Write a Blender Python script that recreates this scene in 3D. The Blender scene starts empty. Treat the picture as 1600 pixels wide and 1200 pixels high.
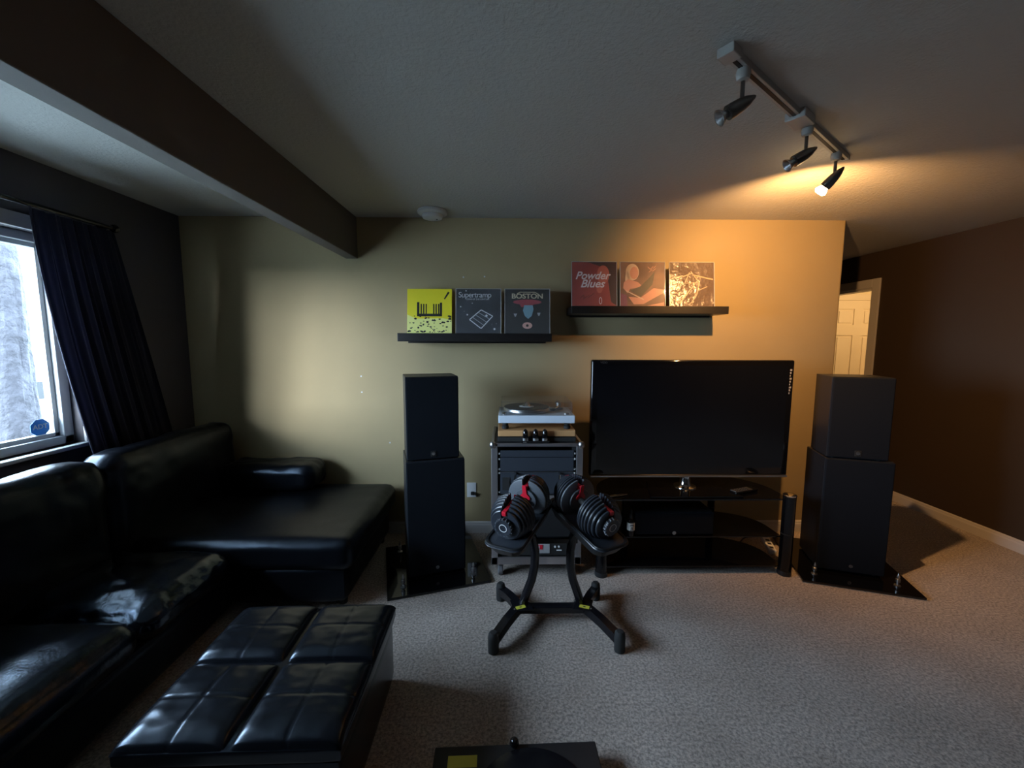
import bpy, bmesh, math, random
from mathutils import Vector, Matrix, noise
C = bpy.context.scene.collection
PI = math.pi
# ------------------------------------------------------------------ camera
F_PX, PITCH, YAW, ROLL, CAM_H = 634.7, .1042, .0144, .0026, 1.490
sc = bpy.context.scene
cam = bpy.data.cameras.new('camera'); co = bpy.data.objects.new('camera', cam); C.objects.link(co)
cam.sensor_fit = 'HORIZONTAL'; cam.sensor_width = 36; cam.lens = 36 * F_PX / 1600; cam.clip_start = .02
fw = Vector((math.sin(YAW) * math.cos(PITCH), math.cos(YAW) * math.cos(PITCH), -math.sin(PITCH)))
rt = Vector((math.cos(YAW), -math.sin(YAW), 0)); up = rt.cross(fw)
r2 = math.cos(ROLL) * rt + math.sin(ROLL) * up; u2 = math.cos(ROLL) * up - math.sin(ROLL) * rt
co.matrix_world = Matrix(((r2.x, u2.x, -fw.x, 0), (r2.y, u2.y, -fw.y, 0), (r2.z, u2.z, -fw.z, CAM_H), (0, 0, 0, 1)))
sc.camera = co
# ------------------------------------------------------------------ world, sun, exposure
W = bpy.data.worlds.new('sky'); sc.world = W; W.use_nodes = True
SKY = 40.0
bg = W.node_tree.nodes['Background']; bg.inputs[0].default_value = (.61, .79, 1, 1); bg.inputs[1].default_value = SKY
def light(name, kind, loc, energy, color, **kw):
    l = bpy.data.lights.new(name, kind); o = bpy.data.objects.new(name, l); C.objects.link(o)
    o.location = loc; l.energy = energy; l.color = color
    for k, v in kw.items(): setattr(l, k, v)
    return o
LAMP_W = 105
sun = light('sun', 'SUN', (-8, -10, 4), 12.5, (.95, .97, 1), angle=math.radians(24))
SUN_EL, SUN_AZ = math.radians(1.5), math.radians(25)       # azimuth measured from +Y towards +X
sd = Vector((math.sin(SUN_AZ) * math.cos(SUN_EL), math.cos(SUN_AZ) * math.cos(SUN_EL), -math.sin(SUN_EL)))
sun.rotation_euler = sd.to_track_quat('-Z', 'Y').to_euler()
portal = light('window_portal', 'AREA', (-2.47, 1.30, 1.48), 1, (1, 1, 1), shape='RECTANGLE', size=1.86, size_y=1.1)
portal.rotation_euler = Vector((1, 0, 0)).to_track_quat('-Z', 'Y').to_euler(); portal.data.cycles.is_portal = True
vs = sc.view_settings; vs.view_transform = 'Standard'; vs.look = 'None'; vs.exposure = 0.0; vs.gamma = 1; vs.use_curve_mapping = False
cy = sc.cycles; cy.max_bounces = 10; cy.diffuse_bounces = 5; cy.glossy_bounces = 4; cy.transmission_bounces = 8
cy.transparent_max_bounces = 12; cy.caustics_reflective = False; cy.caustics_refractive = False
cy.use_denoising = True; cy.sample_clamp_indirect = 4
# ------------------------------------------------------------------ materials
def mat(name, col, rough=.6, metal=0, bump=None, var=None, spec=None, coat=0, emit=None, alpha=None):
    m = bpy.data.materials.new(name); m.use_nodes = True; nt = m.node_tree; p = nt.nodes['Principled BSDF']
    p.inputs['Base Color'].default_value = (*col, 1); p.inputs['Roughness'].default_value = rough; p.inputs['Metallic'].default_value = metal
    if spec is not None: p.inputs['Specular IOR Level'].default_value = spec
    if coat: p.inputs['Coat Weight'].default_value = coat; p.inputs['Coat Roughness'].default_value = .05
    if emit: p.inputs['Emission Color'].default_value = (*emit[0], 1); p.inputs['Emission Strength'].default_value = emit[1]
    tc = nt.nodes.new('ShaderNodeTexCoord')
    if var:      # (scale, darkest factor)
        n = nt.nodes.new('ShaderNodeTexNoise'); n.inputs['Scale'].default_value = var[0]; n.inputs['Detail'].default_value = 5
        nt.links.new(tc.outputs['Object'], n.inputs['Vector'])
        r = nt.nodes.new('ShaderNodeValToRGB'); r.color_ramp.elements[0].position = .3; r.color_ramp.elements[1].position = .7
        r.color_ramp.elements[0].color = (*[c * var[1] for c in col], 1); r.color_ramp.elements[1].color = (*col, 1)
        nt.links.new(n.outputs['Fac'], r.inputs[0]); nt.links.new(r.outputs[0], p.inputs['Base Color'])
    if bump:     # (scale, strength, distance)
        n = nt.nodes.new('ShaderNodeTexNoise'); n.inputs['Scale'].default_value = bump[0]; n.inputs['Detail'].default_value = 4
        nt.links.new(tc.outputs['Object'], n.inputs['Vector'])
        b = nt.nodes.new('ShaderNodeBump'); b.inputs['Strength'].default_value = bump[1]; b.inputs['Distance'].default_value = bump[2]
        nt.links.new(n.outputs['Fac'], b.inputs['Height']); nt.links.new(b.outputs[0], p.inputs['Normal'])
    return m
def glass(name, tint=(1, 1, 1), refl=.06, grime=0.0):
    m = bpy.data.materials.new(name); m.use_nodes = True; nt = m.node_tree; nt.nodes.clear()
    o = nt.nodes.new('ShaderNodeOutputMaterial'); t = nt.nodes.new('ShaderNodeBsdfTransparent'); t.inputs[0].default_value = (*tint, 1)
    g = nt.nodes.new('ShaderNodeBsdfGlossy'); g.inputs['Roughness'].default_value = .03
    f = nt.nodes.new('ShaderNodeFresnel'); f.inputs[0].default_value = 1.45
    x = nt.nodes.new('ShaderNodeMixShader'); gm = nt.nodes.new('ShaderNodeNewGeometry'); mu = nt.nodes.new('ShaderNodeMath'); mu.operation = 'SUBTRACT'; mu.use_clamp = True
    nt.links.new(f.outputs[0], mu.inputs[0]); nt.links.new(gm.outputs['Backfacing'], mu.inputs[1])
    nt.links.new(mu.outputs[0], x.inputs[0]); nt.links.new(t.outputs[0], x.inputs[1]); nt.links.new(g.outputs[0], x.inputs[2])
    last = x
    if grime:
        d = nt.nodes.new('ShaderNodeBsdfDiffuse'); d.inputs[0].default_value = (.8, .8, .8, 1); y = nt.nodes.new('ShaderNodeMixShader')
        y.inputs[0].default_value = grime; nt.links.new(x.outputs[0], y.inputs[1]); nt.links.new(d.outputs[0], y.inputs[2]); last = y
    nt.links.new(last.outputs[0], o.inputs[0]); return m
M = {}
M['wall'] = mat('olive_paint', (.38, .30, .165), .75, bump=(260, .12, .002), var=(3, .94))
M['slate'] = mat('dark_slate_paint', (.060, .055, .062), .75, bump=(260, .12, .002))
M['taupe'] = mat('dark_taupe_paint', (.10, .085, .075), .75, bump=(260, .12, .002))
M['brown'] = mat('dark_brown_paint', (.045, .030, .019), .7, bump=(260, .12, .002))
M['ceil'] = mat('stippled_ceiling', (.52, .52, .50), .95, bump=(75, .55, .006))
M['trim'] = mat('white_trim_paint', (.62, .60, .58), .45)
M['vinyl'] = mat('white_vinyl', (.60, .64, .66), .35)
M['door'] = mat('cream_door_paint', (.75, .66, .5), .5)
M['warmwall'] = mat('warm_cream_paint', (.75, .66, .45), .8)
M['leather'] = mat('black_leather', (.003, .0035, .005), .31, bump=(90, .25, .002), spec=.28)
M['leather_seat'] = mat('polished_black_leather', (.003, .0035, .005), .22, bump=(90, .3, .002), spec=.8)
M['leather2'] = mat('black_ottoman_leather', (.0035, .004, .0055), .24, bump=(160, .15, .001), spec=.42)
M['cloth'] = mat('navy_curtain_cloth', (.012, .013, .030), .9, bump=(500, .3, .001))
M['grille'] = mat('charcoal_grille_cloth', (.006, .008, .012), .95, spec=.15, bump=(900, .5, .0006))
M['cab'] = mat('black_speaker_vinyl', (.010, .011, .014), .4, bump=(400, .3, .0005))
M['blackglass'] = mat('black_gloss_glass', (.003, .003, .004), .06, coat=.3)
M['screen'] = mat('tv_screen', (.0035, .004, .006), .22)
M['gloss'] = mat('piano_black_plastic', (.004, .004, .005), .08)
M['plastic'] = mat('matt_black_plastic', (.012, .013, .015), .42, bump=(500, .2, .0004))
M['metalblack'] = mat('satin_black_metal', (.006, .006, .008), .2)
M['plate'] = mat('dark_grey_weight_plate', (.022, .026, .034), .33)
M['plategrey'] = mat('grey_plate_disc', (.09, .10, .115), .45)  # lighter grey of end discs, dial teeth and far inner plates
M['red'] = mat('red_plastic', (.55, .012, .03), .35)
M['chrome'] = mat('chrome', (.75, .75, .76), .12, 1)
M['steel'] = mat('brushed_steel', (.45, .45, .46), .32, 1, bump=(300, .1, .0003))
M['darksteel'] = mat('dark_nickel', (.20, .195, .19), .28, 1)
M['alu'] = mat('aluminium_edging', (.60, .60, .64), .36, 1)
M['case'] = mat('flight_case_laminate', (.045, .045, .050), .5, bump=(350, .4, .0006))
M['rackpanel'] = mat('blue_grey_rack_panel', (.035, .042, .055), .4)
M['white'] = mat('white_plastic', (.72, .73, .74), .4)
M['plinth'] = mat('satin_white_plinth', (.62, .70, .80), .3)
M['maple'] = mat('maple_wood', (.62, .34, .15), .4, var=(6, .8))
M['vinylrec'] = mat('black_record_vinyl', (.008, .008, .008), .25)
M['shelf'] = mat('espresso_shelf_veneer', (.010, .008, .008), .38, var=(8, .7))
M['acrylic'] = glass('clear_acrylic', (.96, .96, .96), grime=.012)
M['pane'] = glass('window_glass', (.97, .99, 1))
M['sleeve'] = glass('clear_plastic_sleeve', (.97, .97, .97), grime=.03)
M['yellowlab'] = mat('yellow_warning_label', (.55, .52, .06), .5)
M['paper'] = mat('white_paper', (.75, .75, .73), .7)
M['greyprint'] = mat('grey_sticker_print', (.30, .28, .26), .6)
M['track'] = mat('off_white_track', (.42, .41, .39), .5)
M['ink'] = mat('black_ink', (.01, .01, .01), .7)
M['rubber'] = mat('black_rubber', (.012, .012, .012), .8)
for k_ in ('leather', 'leather2', 'leather_seat'): M[k_].node_tree.nodes['Principled BSDF'].inputs['Specular Tint'].default_value = (.62, .78, 1, 1)
def carpet():
    m = mat('taupe_carpet', (.36, .31, .29), .95); nt = m.node_tree; p = nt.nodes['Principled BSDF']; tc = nt.nodes['Texture Coordinate'] if 'Texture Coordinate' in nt.nodes else nt.nodes.new('ShaderNodeTexCoord')
    a = nt.nodes.new('ShaderNodeTexNoise'); a.inputs['Scale'].default_value = 85; a.inputs['Detail'].default_value = 6; a.inputs['Roughness'].default_value = .75
    b = nt.nodes.new('ShaderNodeTexNoise'); b.inputs['Scale'].default_value = 4; b.inputs['Detail'].default_value = 3
    for n in (a, b): nt.links.new(tc.outputs['Object'], n.inputs['Vector'])
    r = nt.nodes.new('ShaderNodeValToRGB'); e = r.color_ramp.elements; e[0].position = .40; e[1].position = .60
    e[0].color = (.20, .16, .14, 1); e[1].color = (.70, .60, .53, 1); nt.links.new(a.outputs['Fac'], r.inputs[0])
    r2_ = nt.nodes.new('ShaderNodeValToRGB'); e = r2_.color_ramp.elements; e[0].position = .35; e[1].position = .65
    e[0].color = (.84, .82, .80, 1); e[1].color = (1, 1, 1, 1); nt.links.new(b.outputs['Fac'], r2_.inputs[0])
    x = nt.nodes.new('ShaderNodeMixRGB'); x.blend_type = 'MULTIPLY'; x.inputs[0].default_value = 1
    nt.links.new(r.outputs[0], x.inputs[1]); nt.links.new(r2_.outputs[0], x.inputs[2]); nt.links.new(x.outputs[0], p.inputs['Base Color'])
    bp = nt.nodes.new('ShaderNodeBump'); bp.inputs['Strength'].default_value = 1; bp.inputs['Distance'].default_value = .012
    nt.links.new(a.outputs['Fac'], bp.inputs['Height']); nt.links.new(bp.outputs[0], p.inputs['Normal'])
    p.inputs['Specular IOR Level'].default_value = .1; p.inputs['Sheen Weight'].default_value = .6; p.inputs['Sheen Roughness'].default_value = .45
    p.inputs['Sheen Tint'].default_value = (1, .93, .86, 1)
    return m
M['carpet'] = carpet()
# ------------------------------------------------------------------ mesh helpers
class MB:
    def __init__(s): s.b = bmesh.new()
    def box(s, x0, x1, y0, y1, z0, z1, bev=0, seg=2, rot=None, mi=0):
        n = bmesh.new(); bmesh.ops.create_cube(n, size=1)
        for v in n.verts: v.co = Vector((x0 + (v.co.x + .5) * (x1 - x0), y0 + (v.co.y + .5) * (y1 - y0), z0 + (v.co.z + .5) * (z1 - z0)))
        if bev: bmesh.ops.bevel(n, geom=list(n.edges), offset=bev, segments=seg, affect='EDGES', profile=.5)
        if rot is not None: bmesh.ops.transform(n, matrix=rot, verts=n.verts)
        return s._add(n, mi)
    def _add(s, n, mi=0):
        for f in n.faces: f.material_index = mi
        me = bpy.data.meshes.new('tmp'); n.to_mesh(me); n.free(); s.b.from_mesh(me); bpy.data.meshes.remove(me); return s
    def ring(s, pts_rings, cap=True, closed=False, mi=0):
        n = bmesh.new(); R = [[n.verts.new(p) for p in ring] for ring in pts_rings]; k = len(R[0])
        seq = list(zip(R, R[1:])) + ([(R[-1], R[0])] if closed else [])
        for a, b in seq:
            for i in range(k): n.faces.new((a[i], a[(i + 1) % k], b[(i + 1) % k], b[i]))
        if cap and not closed: n.faces.new(R[0][::-1]); n.faces.new(R[-1])
        bmesh.ops.remove_doubles(n, verts=n.verts, dist=1e-6); bmesh.ops.recalc_face_normals(n, faces=n.faces)
        return s._add(n, mi)
    def lathe(s, prof, o=(0, 0, 0), axis=(0, 0, 1), k=24, mi=0, closed=False):      # prof: (radius, height)
        q = Vector(axis).to_track_quat('Z', 'Y'); o = Vector(o)
        return s.ring([[o + q @ Vector((max(r, 1e-4) * math.cos(2 * PI * i / k), max(r, 1e-4) * math.sin(2 * PI * i / k), h)) for i in range(k)] for r, h in prof], mi=mi, closed=closed)
    def cyl(s, a, b, r, r1=None, k=16, mi=0, bev=0):
        a, b = Vector(a), Vector(b); L = (b - a).length; r1 = r if r1 is None else r1
        pr = [(r, 0), (r1, L)] if not bev else [(r - bev, 0), (r, bev), (r1, L - bev), (r1 - bev, L)]
        return s.lathe(pr, a, b - a, k, mi)
    def tube(s, pts, r, k=10, sx=1, sy=1, mi=0):
        pts = [Vector(p) for p in pts]; rings = []; up_ = None
        for i, p in enumerate(pts):
            d = (pts[min(i + 1, len(pts) - 1)] - pts[max(i - 1, 0)]).normalized()
            if up_ is None: up_ = Vector((0, 1, 0)) if abs(d.y) < .9 else Vector((0, 0, 1))
            u = (up_ - d * up_.dot(d)).normalized(); up_ = u; w = d.cross(u)
            rr = r[i] if isinstance(r, (list, tuple)) else r
            if k == 4: ang = [PI / 4 + PI / 2 * j for j in range(4)]
            else: ang = [2 * PI * j / k for j in range(k)]
            rings.append([p + u * rr * sx * math.cos(a) + w * rr * sy * math.sin(a) for a in ang])
        return s.ring(rings, mi=mi)
    def prism(s, poly, z0, z1, bev=0, mi=0, plane='xy'):
        n = bmesh.new()
        f = (lambda a, b, c: (a, b, c)) if plane == 'xy' else ((lambda a, b, c: (a, c, b)) if plane == 'xz' else (lambda a, b, c: (c, a, b)))
        A = [n.verts.new(f(x, y, z0)) for x, y in poly]; B = [n.verts.new(f(x, y, z1)) for x, y in poly]; k = len(poly)
        n.faces.new(A[::-1]); n.faces.new(B)
        for i in range(k): n.faces.new((A[i], A[(i + 1) % k], B[(i + 1) % k], B[i]))
        bmesh.ops.recalc_face_normals(n, faces=n.faces)
        if bev: bmesh.ops.bevel(n, geom=list(n.edges), offset=bev, segments=2, affect='EDGES')
        return s._add(n, mi)
    def soft(s, x0, x1, y0, y1, z0, z1, r=.05, n=14, puff=.0, side=.0, wr=.0, seed=0, ws=9, mi=0):
        b = bmesh.new(); bmesh.ops.create_cube(b, size=2)
        bmesh.ops.subdivide_edges(b, edges=b.edges, cuts=n, use_grid_fill=True)
        h = Vector(((x1 - x0) / 2, (y1 - y0) / 2, (z1 - z0) / 2)); c = Vector(((x0 + x1) / 2, (y0 + y1) / 2, (z0 + z1) / 2)); rr = min(r, *h)
        for v in b.verts:
            p = v.co.copy()
            e = Vector([math.copysign(abs(t) ** .8, t) for t in p])
            P = Vector([e[i] * h[i] for i in range(3)]); q = Vector([max(-(h[i] - rr), min(h[i] - rr, P[i])) for i in range(3)])
            d = P - q; L = d.length
            if L > 1e-9: P = q + d / L * rr
            if p.z > 0: P.z += puff * (1 - p.x ** 2) * (1 - p.y ** 2) * p.z
            P.y += side * math.copysign(1, p.y) * (abs(p.y) ** 3) * (1 - p.x ** 2) * (1 - p.z ** 2)
            P.x += side * math.copysign(1, p.x) * (abs(p.x) ** 3) * (1 - p.y ** 2) * (1 - p.z ** 2)
            P += c
            if wr:
                w = noise.noise(Vector((P.x * ws * .6, P.y * ws, P.z * ws)) + Vector((seed * 7.3, 0, 0)))
                w2 = noise.noise(Vector((P.x * ws * 1.5, P.y * ws * 2.7, P.z * ws * 2)) + Vector((0, seed * 3.1, 0)))
                nd = (d / L) if L > 1e-9 else Vector((0, 0, 1)); P += nd * wr * (w + .5 * (1 - 2 * abs(w2)) - .25)
            v.co = P
        return s._add(b, mi)
    def obj(s, name, m, parent=None, smooth=False, loc=None):
        me = bpy.data.meshes.new(name); s.b.to_mesh(me); s.b.free()
        for x in (m if isinstance(m, (list, tuple)) else [m]): me.materials.append(x if not isinstance(x, str) else M[x])
        if smooth:
            for p in me.polygons: p.use_smooth = True
            try: me.set_sharp_from_angle(angle=math.radians(smooth if smooth is not True else 40))
            except Exception: pass
        o = bpy.data.objects.new(name, me); C.objects.link(o)
        if parent: o.parent = parent
        if loc: o.location = loc
        return o
def tag(o, label, cat, group=None, kind=None):
    o['label'] = label; o['category'] = cat
    if group: o['group'] = group
    if kind: o['kind'] = kind
    return o
def thing(name, label, cat, loc=(0, 0, 0), rz=0, group=None):
    o = bpy.data.objects.new(name, None); C.objects.link(o); o.location = loc; o.rotation_euler = (0, 0, rz); o.empty_display_size = .1
    return tag(o, label, cat, group)
def struct(name, mb, m, parent=None, smooth=False):
    o = mb.obj(name, m, parent, smooth)
    if not parent: o['kind'] = 'structure'
    return o
def dup(root, loc=None, rz=None, label=None):
    r = root.copy(); C.objects.link(r)
    if loc is not None: r.location = loc
    if rz is not None: r.rotation_euler = (0, 0, rz)
    if label: r['label'] = label
    for ch in root.children:
        c = ch.copy(); C.objects.link(c); c.parent = r
        for g in ch.children:
            d = g.copy(); C.objects.link(d); d.parent = c
    return r
def text(name, s, size, loc, rot, m, parent=None, depth=.0004, shear=0, sx=1, spacing=1, bold=0):
    cu = bpy.data.curves.new(name, 'FONT'); cu.body = s; cu.size = size; cu.align_x = 'CENTER'; cu.align_y = 'CENTER'
    cu.extrude = depth; cu.shear = shear; cu.space_character = spacing; cu.offset = bold
    t = bpy.data.objects.new(name, cu); C.objects.link(t); dg = bpy.context.evaluated_depsgraph_get()
    me = bpy.data.meshes.new_from_object(t.evaluated_get(dg)); bpy.data.objects.remove(t)
    me.name = name; me.materials.clear(); me.materials.append(M[m] if isinstance(m, str) else m)
    o = bpy.data.objects.new(name, me); C.objects.link(o); o.location = loc; o.rotation_euler = rot; o.scale = (sx, 1, 1)
    if parent: o.parent = parent
    return o
VERT = (PI / 2, 0, 0)     # text standing up, facing -Y
# ------------------------------------------------------------------ the room shell
H = 2.38; XL = -2.353; D = 3.056; XR = 3.668; XE = 2.503; YB = -2.4
struct('floor', MB().box(XL - .2, 6.2, YB - .15, 6.7, -.15, 0), 'carpet')
struct('ceiling', MB().box(XL - .2, 6.2, YB - .15, 6.7, H, H + .15), 'ceil')
WY0, WY1, WZ0, WZ1 = .36, 2.255, .93, 2.03     # window opening
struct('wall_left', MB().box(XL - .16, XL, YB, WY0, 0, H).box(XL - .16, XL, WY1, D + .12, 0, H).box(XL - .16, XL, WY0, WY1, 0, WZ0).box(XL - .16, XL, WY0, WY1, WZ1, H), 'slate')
wb = MB(); q_ = [(XL, D), (XE - .02, D)] + [(XE - .02 + .02 * math.sin(a), D + .02 - .02 * math.cos(a)) for a in [PI / 12 * i for i in range(1, 7)]] + [(XE, D + .12), (XL, D + .12)]
wb.prism(q_, 0, H); struct('wall_back', wb, 'wall', smooth=30)
struct('wall_rear', MB().box(XL - .16, XR + .12, YB - .12, YB, 0, H), 'brown')
DY0, DY1, DZ = 4.085, 4.86, 2.035
struct('wall_right', MB().box(XR, XR + .11, YB, DY0, 0, H).box(XR, XR + .11, DY1, 6.6, 0, H).box(XR, XR + .11, DY0, DY1, DZ, H), 'brown')
struct('wall_hall_left', MB().box(XE - .1, XE, D + .12, 6.5, 0, H), 'brown')
struct('wall_hall_end', MB().box(XE - .1, XR + .11, 6.5, 6.6, 0, H), 'brown')
struct('wall_side_room', MB().box(XR + .11, 4.27, 5.42, 5.52, 0, H).box(5.09, 6.1, 5.42, 5.52, 0, H).box(4.27, 5.09, 5.42, 5.52, 2.0401, H).box(6.0, 6.1, 3.4, 5.42, 0, H).box(XR + .11, 6.0, 3.3, 3.4, 0, H), 'warmwall')
# beam across the ceiling
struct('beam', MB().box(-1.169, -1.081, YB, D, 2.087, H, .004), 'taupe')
def skirt(name, pts):     # pts: inner polyline on the wall; profile 9 cm high
    b = MB()
    for (x0, y0), (x1, y1), n in pts:
        nx, ny = n
        prof = [(0, 0), (.014, 0), (.014, .062), (.010, .072), (.010, .080), (.005, .088), (0, .09)]
        ringA = [(x0 + nx * a, y0 + ny * a, z) for a, z in prof]; ringB = [(x1 + nx * a, y1 + ny * a, z) for a, z in prof]
        b.ring([ringA, ringB])
    return struct(name, b, 'trim')
skirt('baseboard_back', [((XL, D), (XE, D), (0, -1))])
skirt('baseboard_left', [((XL, YB), (XL, D), (1, 0))])
skirt('baseboard_right', [((XR, YB), (XR, DY0 - .085), (-1, 0)), ((XR, DY1 + .085), (XR, 6.5), (-1, 0))])
# doorway casing on the dark wall
cs = struct('trim_1', MB().box(XR - .016, XR + .001, DY0 - .085, DY0 + .0, 0, DZ + .085, .004).box(XR - .016, XR + .001, DY1, DY1 + .085, 0, DZ + .085, .004).box(XR - .016, XR + .001, DY0, DY1, DZ, DZ + .085, .004), 'trim')
MB().box(XR, XR + .11, DY0 - .001, DY0 + .018, 0, DZ).box(XR, XR + .11, DY1 - .018, DY1 + .001, 0, DZ).box(XR, XR + .11, DY0, DY1, DZ - .018, DZ + .001).obj('door_jamb', 'trim', cs)
# six-panel door in the far wall of the side room
dl = MB(); X0, X1 = 4.30, 5.06; YF = 5.40
dl.box(X0, X1, YF + .012, YF + .04, .01, 2.04)
cols = [(4.40, 4.625), (4.745, 4.965)]; rows = [(.22, .80), (.93, 1.583), (1.72, 1.93)]
xs = [X0, 4.40, 4.625, 4.745, 4.965, X1]
for a, b_ in ((X0, 4.40), (4.625, 4.745), (4.965, X1)): dl.box(a, b_, YF, YF + .012, .01, 2.04)
for a, b_ in ((.01, .22), (.80, .93), (1.583, 1.72), (1.93, 2.04)):
    for c_, d_ in cols: dl.box(c_, d_, YF, YF + .012, a, b_)
door = struct('door_1', dl, 'door')
for a, b_ in cols:
    for c_, d_ in rows: MB().box(a + .025, b_ - .025, YF + .002, YF + .0125, c_ + .025, d_ - .025, .006).obj('panel', 'door', door)
kn = MB().lathe([(.026, 0), (.026, .004), (.01, .008), (.01, .03), (.026, .04), (.028, .055), (.018, .066), (0, .068)], (4.36, YF, .95), (0, -1, 0)).obj('door_knob', 'steel', door, True)
struct('trim_2', MB().box(4.225, 4.30, YF + .005, YF + .025, 0, 2.13, .004).box(5.06, 5.135, YF + .005, YF + .025, 0, 2.13, .004).box(4.30, 5.06, YF + .005, YF + .025, 2.045, 2.13, .004), 'door')
rl = light('side_room_bulb', 'POINT', (4.6, 4.3, 2.1), 34, (1, .62, .28), shadow_soft_size=.08)
# ------------------------------------------------------------------ window
w1 = struct('window_1', MB().box(XL - .13, XL - .05, WY0, WY0 + .05, WZ0, WZ1, .004).box(XL - .13, XL - .05, WY1 - .05, WY1, WZ0, WZ1, .004).box(XL - .13, XL - .05, WY0, WY1, WZ0, WZ0 + .045, .004).box(XL - .13, XL - .05, WY0, WY1, WZ1 - .045, WZ1, .004), 'vinyl')
MU = [.86, 1.50]
MB().box(XL - .12, XL - .06, MU[0] - .025, MU[0] + .025, WZ0 + .045, WZ1 - .045, .003).box(XL - .12, XL - .06, MU[1] - .025, MU[1] + .025, WZ0 + .045, WZ1 - .045, .003).obj('mullion', 'vinyl', w1)
for a, b_ in ((WY0 + .05, MU[0] - .025), (MU[0] + .025, MU[1] - .025), (MU[1] + .025, WY1 - .05)):
    s_ = MB()
    for bx in ((a, a + .022, WZ0 + .045, WZ1 - .045), (b_ - .022, b_, WZ0 + .045, WZ1 - .045), (a, b_, WZ0 + .045, WZ0 + .067), (a, b_, WZ1 - .067, WZ1 - .045)):
        s_.box(XL - .11, XL - .075, bx[0], bx[1], bx[2], bx[3], .002)
    f_ = s_.obj('sash', 'vinyl', w1)
    MB().box(XL - .095, XL - .091, a + .02, b_ - .02, WZ0 + .065, WZ1 - .065).obj('pane', 'pane', f_)
MB().box(XL - .05, XL + .035, WY0 - .04, WY1 + .03, WZ0 - .022, WZ0, .006).obj('window_sill', 'vinyl', w1)
MB().box(XL, XL + .015, WY0 - .07, WY0, WZ0, WZ1 + .07, .003).box(XL, XL + .015, WY1, WY1 + .07, WZ0, WZ1 + .07, .003).box(XL, XL + .015, WY0, WY1, WZ1, WZ1 + .07, .003).obj('window_casing', 'trim', w1)
# blue octagonal sticker on the lower corner of the glass
st = thing('window_sticker', 'small blue octagonal security sticker on the window glass', 'sticker', (XL - .089, 2.128, 1.035))
oc = [(.047 * math.cos(PI / 8 + PI / 4 * i), .047 * math.sin(PI / 8 + PI / 4 * i)) for i in range(8)]
MB().prism(oc, 0, .0012, plane='yz').obj('octagon', mat('blue_sticker', (.02, .16, .50), .4, emit=None), st)
MB().prism([(.040 * math.cos(PI / 8 + PI / 4 * i), .040 * math.sin(PI / 8 + PI / 4 * i)) for i in range(8)], .0012, .0016, plane='yz').obj('inner_octagon', mat('bright_blue_sticker', (.03, .24, .70), .4), st)
text('lettering', 'ADT', .034, (.0022, 0, .004), (PI / 2, 0, PI / 2), 'white', st, bold=.0006)
# curtain rod and dark curtain
cr = thing('curtain_rod', 'black curtain rod running above the window', 'curtain rod', (XL + .098, .9, 2.130))
MB().cyl((0, -1.4, 0), (0, 1.55, 0), .012).obj('rod', 'metalblack', cr, True)
for y_ in (-1.4, 1.55): MB().lathe([(.0, -.02), (.02, -.012), (.024, 0), (.02, .012), (0, .02)], (0, y_, 0), (0, 1, 0)).obj('finial', 'metalblack', cr, True)
for y_ in (-1.2, 1.5): MB().box(-.098, .0, y_ - .008, y_ + .008, -.012, .0).obj('bracket', 'metalblack', cr)
def curtain():
    b = bmesh.new(); nu, nv = 130, 50; g = []
    for j in range(nv + 1):
        t = j / nv; z = 2.112 - t * 1.68
        y0 = 1.985 + .17 * min(1, t * 1.33) ** 1.6; y1 = 2.44 + .30 * min(1, t * 1.25)
        row = []
        for i in range(nu + 1):
            u = i / nu; am = .010 + .016 * t
            fold = am * math.sin(u * 2 * PI * 7 + .8 * math.sin(3 * t)) + .008 * math.sin(u * 2 * PI * 17 + 2 * t)
            row.append(b.verts.new((XL + .098 + fold * (.7 - .3 * t) + .045 * math.exp(-u * 14), y0 + (y1 - y0) * u + .006 * math.sin(u * 40), z)))
        g.append(row)
    for j in range(nv):
        for i in range(nu): b.faces.new((g[j][i], g[j][i + 1], g[j + 1][i + 1], g[j + 1][i]))
    bmesh.ops.solidify(b, geom=b.faces[:], thickness=.0025)
    m = MB(); m._add(b); return m
tag(curtain().obj('curtain', 'cloth', None, True), 'long dark navy curtain pulled aside beside the window', 'curtain')
# ------------------------------------------------------------------ outside
gl = MB().box(-70, XL - .16, -70, 70, -.72, -.62); struct('ground', gl, mat('pale_outdoor_ground', (.42, .44, .42), .9, var=(1.5, .7)))
struct('added_sky_blocker', MB().box(XL - .75, XL - .16, YB - .5, 5.0, 2.22, 2.36), 'trim')  # unseen overhang, added to cut the high sky light entering the window
tr = bmesh.new(); rings = []
TX, TY = -4.74, 3.93
for j in range(90):
    z = -.62 + j * .06; R = .165 + .08 * math.exp(-j * .12) - j * .0003
    ring = []
    for i in range(72):
        a = 2 * PI * i / 72
        nn = noise.noise(Vector((math.cos(a) * 2.4, math.sin(a) * 2.4, z * 1.3))) + .6 * noise.noise(Vector((math.cos(a) * 7, math.sin(a) * 7, z * 4)))
        rr = R * (1 + .09 * nn + .05 * abs(noise.noise(Vector((math.cos(a) * 9, math.sin(a) * 9, z * 2.0)))))
        ring.append((TX + rr * math.cos(a), TY + rr * math.sin(a), z))
    rings.append(ring)
tag(MB().ring(rings).obj('tree_trunk', mat('rough_grey_bark', (.042, .041, .048), .95, bump=(14, 1, .05), var=(9, .35)), None, True), 'thick rough-barked tree trunk standing outside the window', 'tree')
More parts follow.
